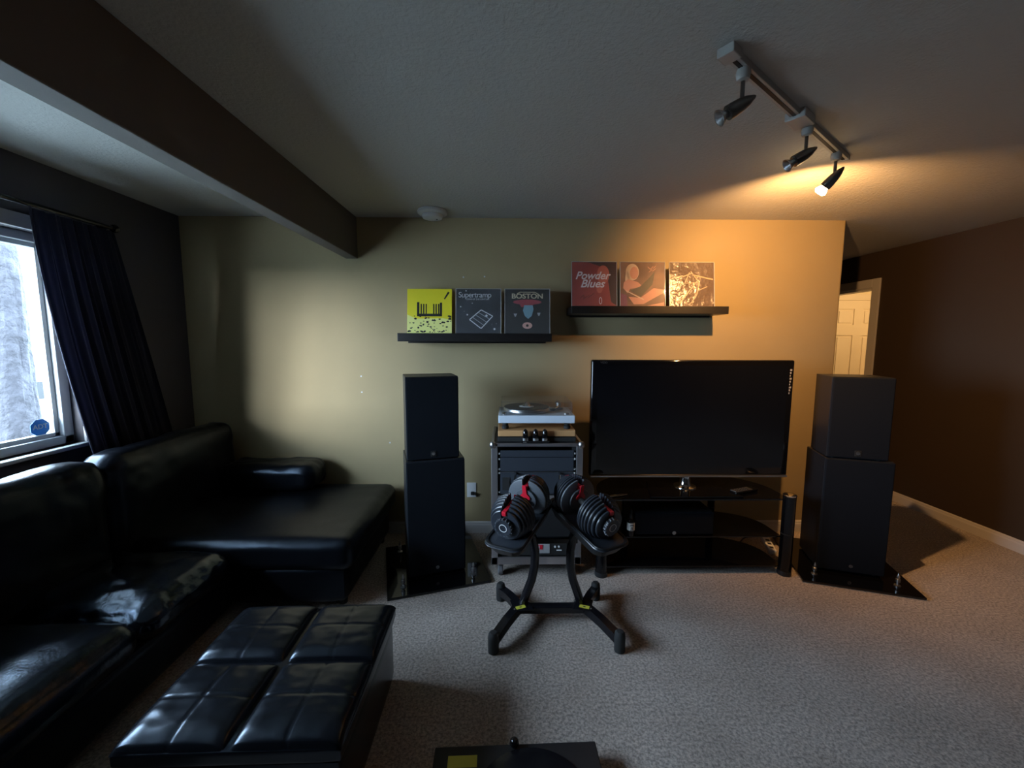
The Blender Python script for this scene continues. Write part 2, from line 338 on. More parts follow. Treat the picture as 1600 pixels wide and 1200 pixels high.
# parked car glimpsed between trunk and curtain
car = thing('parked_car', 'small parked car outside, glimpsed right of the tree trunk', 'car', (-9.4, 8.6, -.62), math.radians(20))
prof = [(-2.0, .35), (-2.0, .72), (-1.75, .85), (-1.0, .95), (-.45, 1.38), (.75, 1.40), (1.35, 1.0), (1.95, .88), (2.05, .6), (2.0, .32)]
MB().prism(prof, -.82, .82, .04, plane='xz').obj('body', mat('silver_car_paint', (.35, .37, .4), .3), car)
MB().prism([(-.88, .97), (-.42, 1.31), (.70, 1.33), (1.15, 1.0)], -.835, .835, plane='xz').obj('side_window', 'blackglass', car)
for x_ in (-1.3, 1.3):
    for y_ in (-.80, .80): MB().cyl((x_, y_ - .1, .32), (x_, y_ + .1, .32), .32, k=24).obj('wheel', 'rubber', car)
hd = bmesh.new(); bmesh.ops.create_icosphere(hd, subdivisions=4, radius=1)
for v in hd.verts:
    n_ = 1 + .25 * noise.noise(v.co * 4) + .2 * noise.noise(v.co * 11); v.co = Vector((v.co.x * .5 * n_, v.co.y * .9 * n_, v.co.z * .42 * n_))
mbh = MB(); mbh._add(hd)
tag(mbh.obj('garden_shrub', mat('pale_green_leaves', (.06, .10, .05), .8, var=(20, .4)), None, False, (-6.4, 5.9, -.3)), 'low pale green shrub growing outside beyond the tree trunk', 'shrub')
# ------------------------------------------------------------------ sofa
so = thing('sectional_sofa', 'black leather corner sofa under the window with chaise against the olive wall', 'sofa', (0, 0, 0))
def S(name, *a, n=16, m='leather', parent=so, **k): return MB().soft(*a, n=n, **k).obj(name, m, parent, 60)
S('base', -2.17, -1.47, -1.05, 2.10, .05, .27, r=.04, n=10)
S('base', -2.17, -.875, 2.10, 2.98, .05, .27, r=.045, n=12, wr=.004)
for y0, y1, sd_ in ((-1.02, -.12, 1), (-.12, .80, 2), (.80, 1.53, 3), (1.53, 2.06, 4)):
    S('seat_cushion', -2.06, -1.43, y0 + .004, y1 - .004, .25, .40, r=.07, puff=.045, wr=.009 if sd_ == 4 else .006, seed=sd_, n=34 if sd_ > 2 else 12, ws=13 if sd_ == 4 else 5, m='leather_seat')
S('chaise_cushion', -2.06, -.825, 2.06, 2.985, .255, .435, r=.06, puff=.008, wr=.004, seed=7, n=30, ws=4)
for y0, y1, sd_ in ((-1.0, -.1, 1), (-.1, .62, 2), (.62, 1.31, 3), (1.31, 2.0, 4), (2.0, 2.96, 5)):
    S('back_cushion', -2.17, -1.97, y0 + .003, y1 - .003, .34, .915, r=.08, puff=.005, side=.012, wr=.014, seed=sd_, n=26 if sd_ > 3 else 10, ws=5)
S('back_frame', -2.19, -2.10, -1.05, 2.99, .08, .85, r=.03, n=8)
S('headrest_cushion', -2.0, -1.34, 2.74, 3.02, .43, .635, r=.075, puff=.0, wr=.010, seed=9, n=24, ws=6)
for x_, y_ in ((-.93, 2.2), (-.93, 2.9), (-1.55, -.95), (-2.1, -.95), (-2.1, 2.9)): MB().cyl((x_, y_, 0), (x_, y_, .06), .022, .028, bev=.003).obj('leg', 'plastic', so, True)
# ------------------------------------------------------------------ storage ottoman
ot = thing('storage_ottoman', 'square black leather storage ottoman with four tufted pads on its lid', 'ottoman', (-.80, 1.36, 0), math.radians(1))
hw, hd_ = .325, .315
S('body', -hw + .012, hw - .012, -hd_ + .012, hd_ - .012, .012, .275, r=.015, n=8, m='leather2', parent=ot)
S('lid', -hw, hw, -hd_, hd_, .282, .335, r=.014, n=8, m='leather2', parent=ot)
def pad(x0, x1, y0, y1, sd_):
    b = bmesh.new(); n = 44; g = []; zt, zb = .362, .325
    for j in range(n + 1):
        row = []
        for i in range(n + 1):
            u, v = i / n * 2 - 1, j / n * 2 - 1
            eu, ev = 1 - abs(u) ** 7, 1 - abs(v) ** 7
            z = zb + (zt - zb) * (max(0, eu) * max(0, ev)) ** .4
            z += .006 * (1 - u * u) * (1 - v * v)
            z -= .0026 * (math.exp(-(u / .03) ** 2) + math.exp(-(v / .03) ** 2))
            z += .0022 * noise.noise(Vector((u * 3, v * 5, sd_ * 4.7))) * eu * ev
            su = math.copysign(1 - (1 - abs(u)) * 1.0, u)
            row.append(b.verts.new(((x0 + x1) / 2 + su * (x1 - x0) / 2, (y0 + y1) / 2 + v * (y1 - y0) / 2, z)))
        g.append(row)
    for j in range(n):
        for i in range(n): b.faces.new((g[j][i], g[j][i + 1], g[j + 1][i + 1], g[j + 1][i]))
    m = MB(); m._add(b); return m.obj('pad', 'leather2', ot, 70)
k_ = 0
for a, b_ in ((-hw + .002, -.006), (.006, hw - .002)):
    for c_, d_ in ((-hd_ + .002, -.005), (.005, hd_ - .002)): k_ += 1; pad(a, b_, c_, d_, k_)
for sx in (-1, 1):
    for sy in (-1, 1): MB().cyl((sx * .28, sy * .27, 0), (sx * .28, sy * .27, .015), .02).obj('foot', 'plastic', ot)
# ------------------------------------------------------------------ loudspeakers on glass plinths
def spk(side, cx, cy, rz):
    cap = 'left' if side < 0 else 'right'
    where = 'beside the chaise' if side < 0 else 'near the hallway'
    pl = thing('speaker_plinth', f'square black glass floor plinth with metal spikes {where}', 'plinth', (cx, cy, 0), rz)
    MB().box(-.309, .309, -.309, .309, .004, .018, .002).obj('glass_plate', 'blackglass', pl)
    for sx in (-1, 1):
        for sy in (-1, 1):
            MB().lathe([(.017, 0), (.017, .006), (.007, .010), (.006, .022), (.012, .026), (.012, .045), (.006, .049), (.009, .056), (.004, .075), (0, .082)], (sx * .215, sy * .215, .018)).obj('spike', 'steel', pl, True)
            MB().cyl((sx * .25, sy * .25, 0), (sx * .25, sy * .25, .004), .012).obj('pad', 'rubber', pl)
    z0, wz, dz, hz = .018, .179, .155, .745
    sb = thing('subwoofer_cabinet', f'tall black lower loudspeaker cabinet {where}, carrying the smaller speaker', 'speaker', (cx, cy, z0), rz)
    MB().box(-wz, wz, -dz + .018, dz, .012, hz, .004).obj('cabinet', 'cab', sb)
    MB().box(-wz, wz, -dz, -dz + .0178, .014, hz - .002, .007, 3).obj('grille', 'grille', sb)
    MB().lathe([(.011, 0), (.011, .002), (.007, .003), (.006, .0022), (0, .0022)], (0, -dz - .0001, .055), (0, -1, 0)).obj('badge', 'steel', sb, True)
    for sx in (-1, 1):
        for sy in (-1, 1): MB().cyl((sx * .14, sy * .11, 0), (sx * .14, sy * .11, .012), .016).obj('foot', 'rubber', sb)
    ox = 0.0 if side > 0 else -.004
    rr = rz
    v = Matrix.Rotation(rz, 3, 'Z') @ Vector((-.012, -.012, 0))
    ss = thing('bookshelf_speaker', f'smaller black loudspeaker with cloth grille stacked on the tall cabinet {where}', 'speaker', (cx + v.x, cy + v.y, z0 + hz), rr)
    MB().box(-.159, .159, -.13 + .018, .13, .004, .515, .004).obj('cabinet', 'cab', ss)
    MB().box(-.159, .159, -.13, -.1122, .006, .513, .007, 3).obj('grille', 'grille', ss)
    MB().box(-.017, .017, -.1325, -.13, .022, .058, .001).obj('badge_plate', 'ink', ss)
    MB().lathe([(.011, 0), (.011, .002), (.006, .003), (0, .0022)], (0, -.1325, .042), (0, -1, 0)).obj('badge', 'steel', ss, True)
    for sx in (-1, 1):
        for sy in (-1, 1): MB().cyl((sx * .12, sy * .1, 0), (sx * .12, sy * .1, .004), .012).obj('foot', 'rubber', ss)
spk(-1, -.476, 2.585, math.radians(17))
spk(1, 2.24, 2.565, math.radians(-18))
# ------------------------------------------------------------------ TV stand
ts = thing('tv_stand', 'three-tier black glass television stand with chrome-capped posts', 'tv stand', (1.205, 2.46, 0))
def dshape(w, d, f=0):
    p = [(-w, f), (w, f)]
    for i in range(1, 24):
        a = PI * i / 24; p.append((w * math.copysign(abs(math.cos(a)) ** .75, math.cos(a)), f + .10 + (d - .10) * math.sin(a) ** .8))
    return p
MB().prism(dshape(.600, .50), .492, .502, .002).obj('top_shelf', 'blackglass', ts)
MB().prism(dshape(.575, .42, .02), .238, .246, .002).obj('middle_shelf', 'blackglass', ts)
MB().prism(dshape(.575, .42, .0), .050, .058, .002).obj('bottom_shelf', 'blackglass', ts)
for x_, y_ in ((-.595, 0), (.592, 0), (-.32, .43), (.32, .43)):
    rr = .037 if y_ == 0 else .025; top = .522 if y_ == 0 else .491
    p_ = MB().cyl((x_, y_, .03), (x_, y_, top), rr, k=28).obj('post', 'gloss', ts, True)
    MB().lathe([(rr + .003, 0), (rr + .004, .012), (rr + .002, .03)], (x_, y_, 0)).obj('foot', 'plastic', p_, True)
    MB().lathe([(rr + .001, .272), (rr + .001, .280)], (x_, y_, 0)).obj('joint_ring', 'rubber', p_, True)
    if y_ == 0: MB().lathe([(rr, 0), (rr + .002, .003), (rr + .002, .008), (rr - .004, .012), (0, .013)], (x_, y_, top), k=28).obj('chrome_cap', 'chrome', p_, True)
# TV
tv = thing('television', 'large flat-screen television with glossy black frame on the glass stand', 'television', (1.217, 2.635, .502))
w_, z0_, z1_ = .663, .100, .872
MB().box(-w_, w_, -.02, .035, z0_, z1_, .012, 3).obj('frame', 'gloss', tv, 35)
MB().box(-.50, .50, .035, .075, z0_ + .1, z1_ - .12, .015).obj('back_housing', 'plastic', tv)
MB().box(-.622, .622, -.0215, -.0195, z0_ + .055, z1_ - .035).obj('screen', 'screen', tv)
MB().box(-w_ + .004, w_ - .004, -.030, -.014, z0_ - .008, z0_ + .006, .004).obj('lower_trim', 'steel', tv)
text('logo', 'VIZIO', .018, (-.585, -.0212, z1_ - .018), VERT, 'steel', tv).hide_render = False
for i in range(9):
    MB().box(.633, .646 - .004 * (i % 3), -.0212, -.0195, z1_ - .070 - i * .019, z1_ - .058 - i * .019).obj('sticker', 'greyprint', tv)
MB().lathe([(.075, 0), (.072, .008), (.045, .014), (.036, .03), (.034, .085), (.034, .12)], (0, .03, .008), k=32).obj('neck', 'chrome', tv, True)
MB().prism([(-.30, -.16), (.30, -.16), (.22, .16), (-.22, .16)], 0, .010, .003).obj('base_plate', 'blackglass', tv)
# centre speaker and bottle on the middle shelf
cs_ = thing('centre_speaker', 'wide black centre loudspeaker on the middle glass shelf', 'speaker', (1.085, 2.60, .246))
MB().box(-.255, .255, -.09, .16, .004, .155, .006).obj('cabinet', 'cab', cs_)
MB().box(-.255, .255, -.108, -.0902, .006, .153, .006, 3).obj('grille', 'grille', cs_)
MB().lathe([(.012, 0), (.012, .0015), (.006, .002), (0, .002)], (0, -.108, .018), (0, -1, 0)).obj('badge', 'steel', cs_, True)
for x_ in (-.2, .2): MB().box(x_ - .02, x_ + .02, -.06, .1, 0, .004).obj('foot', 'rubber', cs_)
bt = thing('dropper_bottle', 'small black bottle with white label on the middle shelf', 'bottle', (.805, 2.50, .246))
MB().lathe([(.022, 0), (.024, .003), (.024, .095), (.020, .108), (.010, .116), (.010, .122)], k=24).obj('bottle_body', 'blackglass', bt, True)
MB().lathe([(.0115, .120), (.0115, .140), (.009, .142), (.009, .158), (.006, .170), (0, .172)], k=20).obj('cap', 'rubber', bt, True)
lb = MB(); lb.lathe([(.0245, .040), (.0247, .041), (.0247, .088), (.0245, .089)], k=32); lb.obj('label', 'paper', bt, True)
for zz, ww in ((.081, .011), (.074, .014), (.062, .008), (.054, .008), (.046, .012)): MB().box(-ww, ww, -.0254, -.0246, zz - .0018, zz + .0018).obj('print', 'ink', bt)
# remotes on the top shelf
r1 = thing('remote_control', 'slim black remote with silver edge at the left end of the top glass shelf', 'remote', (.70, 2.52, .502), math.radians(-72))
MB().box(-.022, .022, -.085, .085, 0, .016, .005, 3).obj('body', 'gloss', r1, 35)
MB().box(.0195, .0235, -.08, .08, .004, .010, .001).obj('silver_edge', 'steel', r1)
r2o = thing('remote_control', 'black and silver remote lying at the right end of the top glass shelf', 'remote', (1.575, 2.58, .502), math.radians(-70))
MB().box(-.026, .026, -.1, .1, 0, .020, .006, 3).obj('body', 'gloss', r2o, 35)
MB().box(-.024, .024, -.098, .05, .0195, .0215, .001).obj('silver_plate', 'steel', r2o)
for i in range(5):
    for j in range(3): MB().cyl((-.014 + .014 * j, -.08 + i * .024, .0215), (-.014 + .014 * j, -.08 + i * .024, .0235), .004, k=8).obj('button', 'rubber', r2o)
# power bar and cable behind the right post
pb = thing('power_bar', 'pale power bar on the carpet behind the right post of the stand', 'power bar', (1.93, 2.83, 0), math.radians(70))
MB().box(-.14, .14, -.025, .025, 0, .032, .006).obj('housing', 'white', pb)
for i in range(4): MB().box(-.11 + .058 * i, -.085 + .058 * i, -.012, .012, .031, .034, .001).obj('socket', 'ink', pb)
pts = [(1.86, 2.95, .01), (1.80, 2.92, .008), (1.74, 2.86, .008), (1.70, 2.78, .008), (1.62, 2.76, .008), (1.5, 2.82, .008)]
tag(MB().tube(pts, .005, 8).obj('power_cable', 'rubber', None, True), 'thin black cable on the carpet behind the television stand', 'cable')
# ------------------------------------------------------------------ rack case
RX, RY = .190, 2.42; rw, rd = .281, .50; Z0, Z1 = .095, .872
rk = thing('rack_case', 'grey flight case on castors holding rack-mounted audio gear', 'rack case', (RX, RY, 0))
sh = MB(); th = .012
sh.box(-rw + .006, -rw + th + .006, .006, rd - .006, Z0 + .006, Z1 - .006).box(rw - th - .006, rw - .006, .006, rd - .006, Z0 + .006, Z1 - .006)
sh.box(-rw + .006, rw - .006, .006, rd - .006, Z1 - th - .004, Z1 - .004).box(-rw + .006, rw - .006, .006, rd - .006, Z0 + .004, Z0 + th + .004).box(-rw + .006, rw - .006, rd - .018, rd - .006, Z0, Z1 - .006)
sh.obj('shell', 'case', rk)
def edge(a, b, t=.024):
    lo = [min(a[i], b[i]) for i in range(3)]; hi = [max(a[i], b[i]) for i in range(3)]
    return MB().box(lo[0], hi[0], lo[1], hi[1], lo[2], hi[2], .003)
for z_a, z_b in ((Z0, Z0 + .05), (Z1 - .020, Z1)): edge((-rw, 0, z_a), (rw, .014, z_b)).obj('edge_rail', 'alu', rk)
for sx in (-1, 1):
    a, b_ = (sx * rw, sx * (rw - .040))
    edge((a, 0, Z0), (b_, .014, Z1)).obj('edge_rail', 'alu', rk)
    edge((sx * rw, 0, Z1 - .018), (sx * (rw - .018), rd, Z1 + .001)).obj('edge_rail', 'alu', rk)
    edge((sx * rw, 0, Z0), (sx * (rw - .018), rd, Z0 + .02)).obj('edge_rail', 'alu', rk)
    for zz in (Z1 - .010,):
        MB().lathe([(0, -.022), (.014, -.019), (.021, -.008), (.021, .008), (.014, .019), (0, .022)], (sx * (rw - .010), .008, zz)).obj('ball_corner', 'steel', rk, True)
edge((-rw, rd - .014, Z1 - .018), (rw, rd, Z1 + .001)).obj('edge_rail', 'alu', rk)
MB().box(-rw + .04, rw - .04, .001, .02, .500, .545, .003).obj('cross_rail', 'alu', rk)
MB().box(-.02, .05, -.006, .003, .512, .538, .003).obj('latch', 'steel', rk)
xo = rw - .040
for sx in (-1, 1):
    MB().box(sx * xo if sx < 0 else xo - .024, -xo + .024 if sx < 0 else xo, .016, .026, .15, Z1 - .02).obj('rack_rail', 'ink', rk)
def rpanel(za, zb, m='rackpanel', name='blank_panel', edge_=False):
    p_ = MB().box(-xo + .016, xo - .016, .004, .016, za + .0015, zb - .0015, .0015).obj(name, m, rk)
    for sx in (-1, 1):
        for zz in ((za + .012, zb - .012) if zb - za > .06 else ((za + zb) / 2,)):
            MB().lathe([(.0075, 0), (.0075, .003), (.004, .0065), (0, .007)], (sx * (xo - .009), .012, zz), (0, -1, 0), k=12).obj('rack_screw', 'white', p_, True)
    return p_
rpanel(.785, .829); rpanel(.697, .785)
am = rpanel(.552, .697, name='amplifier_panel')
MB().box(-xo + .016, xo - .016, .001, .005, .692, .6955).obj('top_edge', 'steel', am)
for sx in (-1, 1):
    MB().tube([(sx * .135, .004, .688), (sx * .135, -.03, .685), (sx * .135, -.03, .60), (sx * .135, .004, .597)], .008, 8).obj('handle', 'chrome', am, True)
    MB().box(sx * .19 - .022, sx * .19 + .022, .0, .004, .58, .66, .001).obj('side_vent', 'ink', am)
MB().box(-xo + .016, xo - .016, .03, .04, .15, .50).obj('drawer_front', 'plastic', rk)
lo_ = MB().box(-xo + .016, xo - .016, .012, .03, .150, .235, .002).obj('power_unit', 'ink', rk)
MB().box(-.02, .085, .008, .0125, .165, .225, .002).obj('silver_plate', mat('grey_faceplate', (.35, .35, .36), .5), lo_)
MB().box(-.015, .040, .006, .0085, .192, .222).obj('red_badge', 'red', lo_)
text('lettering', '21', .026, (.012, .0055, .207), VERT, 'white', lo_, bold=.0006)
for x_ in (.118, .142): MB().cyl((x_, .012, .208), (x_, .006, .208), .006).obj('knob', 'white', lo_)
MB().box(.128, .160, .009, .0125, .180, .187).obj('indicator', 'white', lo_)
for sx in (-1, 1):
    for y_ in (.06, rd - .06):
        cst = MB().box(sx * .225 - .035, sx * .225 + .035, y_ - .035, y_ + .035, .085, .095).box(sx * .225 - .022, sx * .225 - .017, y_ - .025, y_ + .025, .035, .085).box(sx * .225 + .017, sx * .225 + .022, y_ - .025, y_ + .025, .035, .085).obj('castor', 'steel', rk)
        MB().cyl((sx * .225 - .016, y_, .040), (sx * .225 + .016, y_, .040), .040, k=24, bev=.006).obj('castor_wheel', mat('grey_rubber', (.12, .12, .13), .6) if 'grey_rubber' not in bpy.data.materials else bpy.data.materials['grey_rubber'], cst, True)
# black mat, maple board and turntable on the case
tag(MB().box(RX - .242, RX + .242, RY + .035, RY + .40, Z1 + .002, Z1 + .030, .004).obj('isolation_mat', 'rubber'), 'thin black isolation slab on top of the flight case', 'mat')
tag(MB().box(RX - .240, RX + .240, RY + .040, RY + .40, Z1 + .034, Z1 + .072, .004).obj('maple_board', 'maple'), 'thick maple board lying under the turntable', 'board')
for o_ in (bpy.data.objects['maple_board'],):
    for sx in (-1, 1):
        for y_ in (.09, .34): MB().cyl((RX + sx * .19, RY + y_, Z1 + .030), (RX + sx * .19, RY + y_, Z1 + .034), .012).obj('foot', 'rubber', o_)
ZT = Z1 + .072
tt = thing('turntable', 'white record player with clear dust cover and silver platter on the maple board', 'turntable', (RX, RY + .055, ZT))
for sx in (-1, 1):
    for y_ in (.045, .30):
        MB().lathe([(.020, 0), (.022, .006), (.022, .018), (.014, .022), (.019, .028), (.019, .040)], (sx * .195, y_, 0), k=20).obj('foot', 'rubber', tt, True)
MB().box(-.238, .238, 0, .345, .042, .090, .004).obj('plinth', 'plinth', tt)
pt = MB().lathe([(.145, 0), (.150, .004), (.150, .020), (.147, .024), (0, .024)], (-.055, .175, .094), k=64).obj('platter', 'steel', tt, True)
MB().lathe([(.146, .0), (.148, .001), (.148, .004), (0, .004)], (-.055, .175, .118), k=64).obj('record', 'vinylrec', pt, True)
MB().lathe([(.05, 0), (.05, .001), (0, .001)], (-.055, .175, .122), k=32).obj('record_label', 'paper', pt, True)
MB().lathe([(.026, 0), (.028, .004), (.020, .016), (.010, .022), (.006, .032), (0, .033)], (-.055, .175, .1225), k=24).obj('record_clamp', 'chrome', pt, True)
ta = MB().lathe([(.030, 0), (.030, .012), (.018, .016), (.018, .045), (.01, .05), (0, .05)], (.165, .25, .090), k=24).obj('tonearm_base', 'steel', tt, True)
MB().tube([(.165, .30, .128), (.165, .25, .130), (.155, .15, .130), (.125, .06, .128), (.10, .035, .126)], .005, 10).obj('tonearm', 'chrome', ta, True)
MB().cyl((.165, .285, .129), (.165, .32, .129), .017, k=20).obj('counterweight', 'chrome', ta, True)
MB().box(.085, .112, .012, .04, .118, .128, .002).obj('headshell', 'rubber', ta)
MB().lathe([(.016, 0), (.016, .010), (0, .011)], (.19, .05, .09), k=20).obj('speed_knob', 'steel', tt, True)
MB().lathe([(.014, 0), (.014, .014), (0, .015)], (-.20, .04, .09), k=20).obj('motor_pulley', 'chrome', tt, True)
lid = MB(); a = .004; L0, L1, Y0_, Y1_, B0, B1 = -.222, .222, .006, .335, .092, .172
lid.box(L0, L1, Y0_ + .03, Y1_, B1 - a, B1).box(L0, L0 + a, Y0_, Y1_, B0, B1 - a).box(L1 - a, L1, Y0_, Y1_, B0, B1 - a).box(L0, L1, Y1_ - a, Y1_, B0, B1 - a)
lid.box(L0, L1, Y0_, Y0_ + a, B0, B1 - .022)
lid.ring([[(L0, Y0_, B1 - .022), (L0, Y0_ + a, B1 - .022), (L0, Y0_ + .034, B1 - a), (L0, Y0_ + .03, B1)], [(L1, Y0_, B1 - .022), (L1, Y0_ + a, B1 - .022), (L1, Y0_ + .034, B1 - a), (L1, Y0_ + .03, B1)]])
lid.obj('dust_cover', 'acrylic', tt)
# small valve preamp in front of the board
tp = thing('valve_preamp', 'tiny black valve preamp with three tubes at the front edge of the case', 'preamp', (RX - .01, RY - .005 + .022, Z1 + .001))
MB().box(-.085, .085, -.016, .016, 0, .016, .002).obj('chassis', 'gloss', tp)
for x_ in (-.062, 0, .057):
    t_ = MB().lathe([(.017, 0), (.017, .02), (.016, .05), (.012, .063), (.004, .070), (0, .071)], (x_, .0, .016), k=20).obj('valve', 'blackglass', tp, True)
    MB().lathe([(.0185, 0), (.0185, .014)], (x_, .0, .016), k=20).obj('valve_socket', 'steel', t_, True)
    MB().cyl((x_, -.008, .055), (x_, -.017, .058), .004).obj('glint_cap', 'chrome', t_, True)
MB().box(-.078, -.055, -.0175, -.0160, .004, .010).obj('maker_plate', 'steel', tp)
# ------------------------------------------------------------------ dumbbells and stand
DS = (.245, 2.03, 0)
ds = thing('dumbbell_stand', 'black metal stand with splayed legs and two trays carrying the dumbbells', 'dumbbell stand', DS)
def near_far(s):     # near dial centre, direction towards the far end (local to the stand)
    near = Vector((s * .260, -.200, .615)); u = Vector((-s * .45, .87, .19)).normalized(); return near, u
MB().box(-.19, .19, -.022, .022, .055, .095, .006).obj('cross_bar', 'metalblack', ds)
for s in (-1, 1):
    nd = Vector((s * .175, .005, .075))
    for fx, fy in ((s * .305, -.215), (s * .275, .185)):
        f_ = Vector((fx, fy, .06))
        lg = MB().tube([nd + Vector((0, 0, .005)), nd.lerp(f_, .5) + Vector((0, 0, .01)), f_], .030, 4, 1, 1.0).obj('leg', 'metalblack', ds)
        MB().lathe([(.020, 0), (.026, .004), (.027, .07), (.024, .095), (.016, .104), (0, .106)], (fx, fy, 0), k=20).obj('rubber_foot', 'rubber', lg, True)
    MB().prism([(s * .10, -.045), (s * .20, -.06), (s * .225, .03), (s * .13, .045)], .094, .101, .001).obj('gusset_plate', 'metalblack', ds)
    lab = MB().box(-.026, .026, -.012, .012, 0, .0012).obj('warning_label', 'yellowlab', ds); lab.location = (s * .168, -.03, .1015); lab.rotation_euler = (0, 0, -s * .35)
    MB().box(-.006, .006, -.004, .004, .0012, .0016).obj('print', 'ink', lab)
    for bx, by in ((s * .125, .02), (s * .16, .018), (s * .20, -.045)): MB().lathe([(.005, 0), (.004, .003), (0, .004)], (bx, by, .101), k=10).obj('bolt', 'steel', ds)
    P = [(s * .155, .01, .095), (s * .135, .005, .16), (s * .108, -.002, .24), (s * .094, -.005, .32), (s * .092, -.005, .40), (s * .105, 0, .47), (s * .125, .0, .52)]
    MB().tube(P, .024, 14, .95, .95).obj('upright', 'metalblack', ds, True)
    near, u = near_far(s)
    mid = near + u * .19
    w = Vector((0, 0, 1)); sidev = u.cross(w).normalized(); upv = sidev.cross(u).normalized()
    Mx = Matrix((( sidev.x, u.x, upv.x, mid.x), (sidev.y, u.y, upv.y, mid.y), (sidev.z, u.z, upv.z, mid.z), (0, 0, 0, 1)))
    t = bmesh.new(); rg = []
    def rr_(hx, hy, z, r=.05, k=6):
        o_ = []
        for cx_, cy_, a0 in ((1, 1, 0), (-1, 1, PI / 2), (-1, -1, PI), (1, -1, 3 * PI / 2)):
            for q in range(k + 1):
                a = a0 + PI / 2 * q / k; o_.append(Mx @ Vector((cx_ * (hx - r) + r * math.cos(a), cy_ * (hy - r) + r * math.sin(a), z)))
        return o_
    MB().ring([rr_(.060, .17, -.150, .04), rr_(.078, .20, -.140), rr_(.094, .225, -.095), rr_(.100, .232, -.078), rr_(.098, .230, -.072), rr_(.090, .220, -.075), rr_(.075, .20, -.118, .04)]).obj('tray', 'plastic', ds, 40)
    MB().ring([rr_(.101, .234, -.088), rr_(.103, .236, -.084), rr_(.101, .234, -.080)]).obj('tray_rim', 'plate', ds, True)
MB().box(-.13, .13, -.012, .012, .44, .47, .004).obj('brace', 'metalblack', ds)
def dumbbell(s, lab):
    near, u = near_far(s); o = Vector(DS) + near
    d = thing('dumbbell', lab, 'dumbbell', o)
    d.rotation_mode = 'QUATERNION'; w = Vector((0, 0, 1)); sv = u.cross(w).normalized(); uv = sv.cross(u).normalized()
    d.rotation_quaternion = Matrix(((sv.x, u.x, uv.x), (sv.y, u.y, uv.y), (sv.z, u.z, uv.z))).to_quaternion()
    Y = (0, 1, 0)
    for e in (0, 1):       # two ends, mirrored along the local Y axis
        def yy(t): return t if e == 0 else .415 - t
        dr = 1 if e == 0 else -1
        # dial
        ring = []
        k = 48
        prof_ = [(.030, 0), (.0425, .001), (.0425, .006)]
        dial = MB().lathe([(.0, .002), (.030, .002), (.034, 0), (.041, 0), (.043, .003), (.043, .020)], (0, yy(0), 0), (0, dr, 0), k=48).obj('dial', 'plate' , d, 50)
        for i in range(16):
            a = 2 * PI * i / 16; MB().cyl((.043 * math.cos(a), yy(.002), .043 * math.sin(a)), (.043 * math.cos(a), yy(.018), .043 * math.sin(a)), .0042, k=6).obj('grip_tooth', 'plategrey', dial)
        MB().lathe([(.0175, 0), (.0205, 0), (.0205, .0015), (.0175, .0015)], (0, yy(-.0006), 0), (0, dr, 0), k=40, closed=True).obj('white_ring', 'white', dial) if e == 0 else None
        # plates: seven discs with an open notch at the top
        for i in range(7):
            t0 = .024 + i * .0175; R = (.078, .090, .099, .106, .110, .112, .107)[i]; th_ = .0135
            pts2 = []; no = .019; a0 = math.asin(no / R)
            nseg = 40
            for q in range(nseg + 1):
                a = PI / 2 + a0 + (2 * PI - 2 * a0) * q / nseg
                x_, z_ = R * math.cos(a), R * math.sin(a); z_ = max(z_, -.100); pts2.append((x_, z_))
            pts2 += [(no, .012), (-no, .012)]
            ya, yb = sorted((yy(t0), yy(t0 + th_)))
            n_ = bmesh.new(); rs = []
            for sc_, yv in ((.955, ya), (1, ya + .003), (1, yb - .003), (.955, yb)): rs.append([(x_ * sc_, yv, z_ * sc_) for x_, z_ in pts2])
            n_.free(); MB().ring(rs).obj('weight_plate', 'plate' if i < 6 else 'plategrey' if e else 'plate', d, 35)
        ya, yb = sorted((yy(.02), yy(.15)))
        MB().box(-.0115, .0115, ya, yb, .052, .074, .003).obj('red_selector', 'red', d)
        MB().box(-.016, .016, ya + .01, yb - .005, .0, .05, .004).obj('core', 'plastic', d)
        # inner end disc with red bracket
        MB().lathe([(.0, 0), (.058, 0), (.060, .004), (.060, .008)], (0, yy(.156), 0), (0, -dr, 0), k=40).obj('end_disc', 'plategrey', d, 50)
        yv = yy(.1565); ya, yb = sorted((yv, yv + dr * .006))
        br = [(-.011, .085), (.011, .085), (.012, .040), (.030, .018), (.027, .006), (.018, .004), (.008, .014), (-.008, .014), (-.018, .004), (-.027, .006), (-.030, .018), (-.012, .040)]
        MB().prism(br, ya, yb, .001, plane='xz').obj('red_bracket', 'red', d)
    MB().cyl((0, .150, 0), (0, .265, 0), .016, k=20).obj('handle', 'rubber', d, True)
    return d
dumbbell(-1, 'left adjustable black dumbbell with red selectors on the stand')
dumbbell(1, 'right adjustable black dumbbell with red selectors, nearer the television')
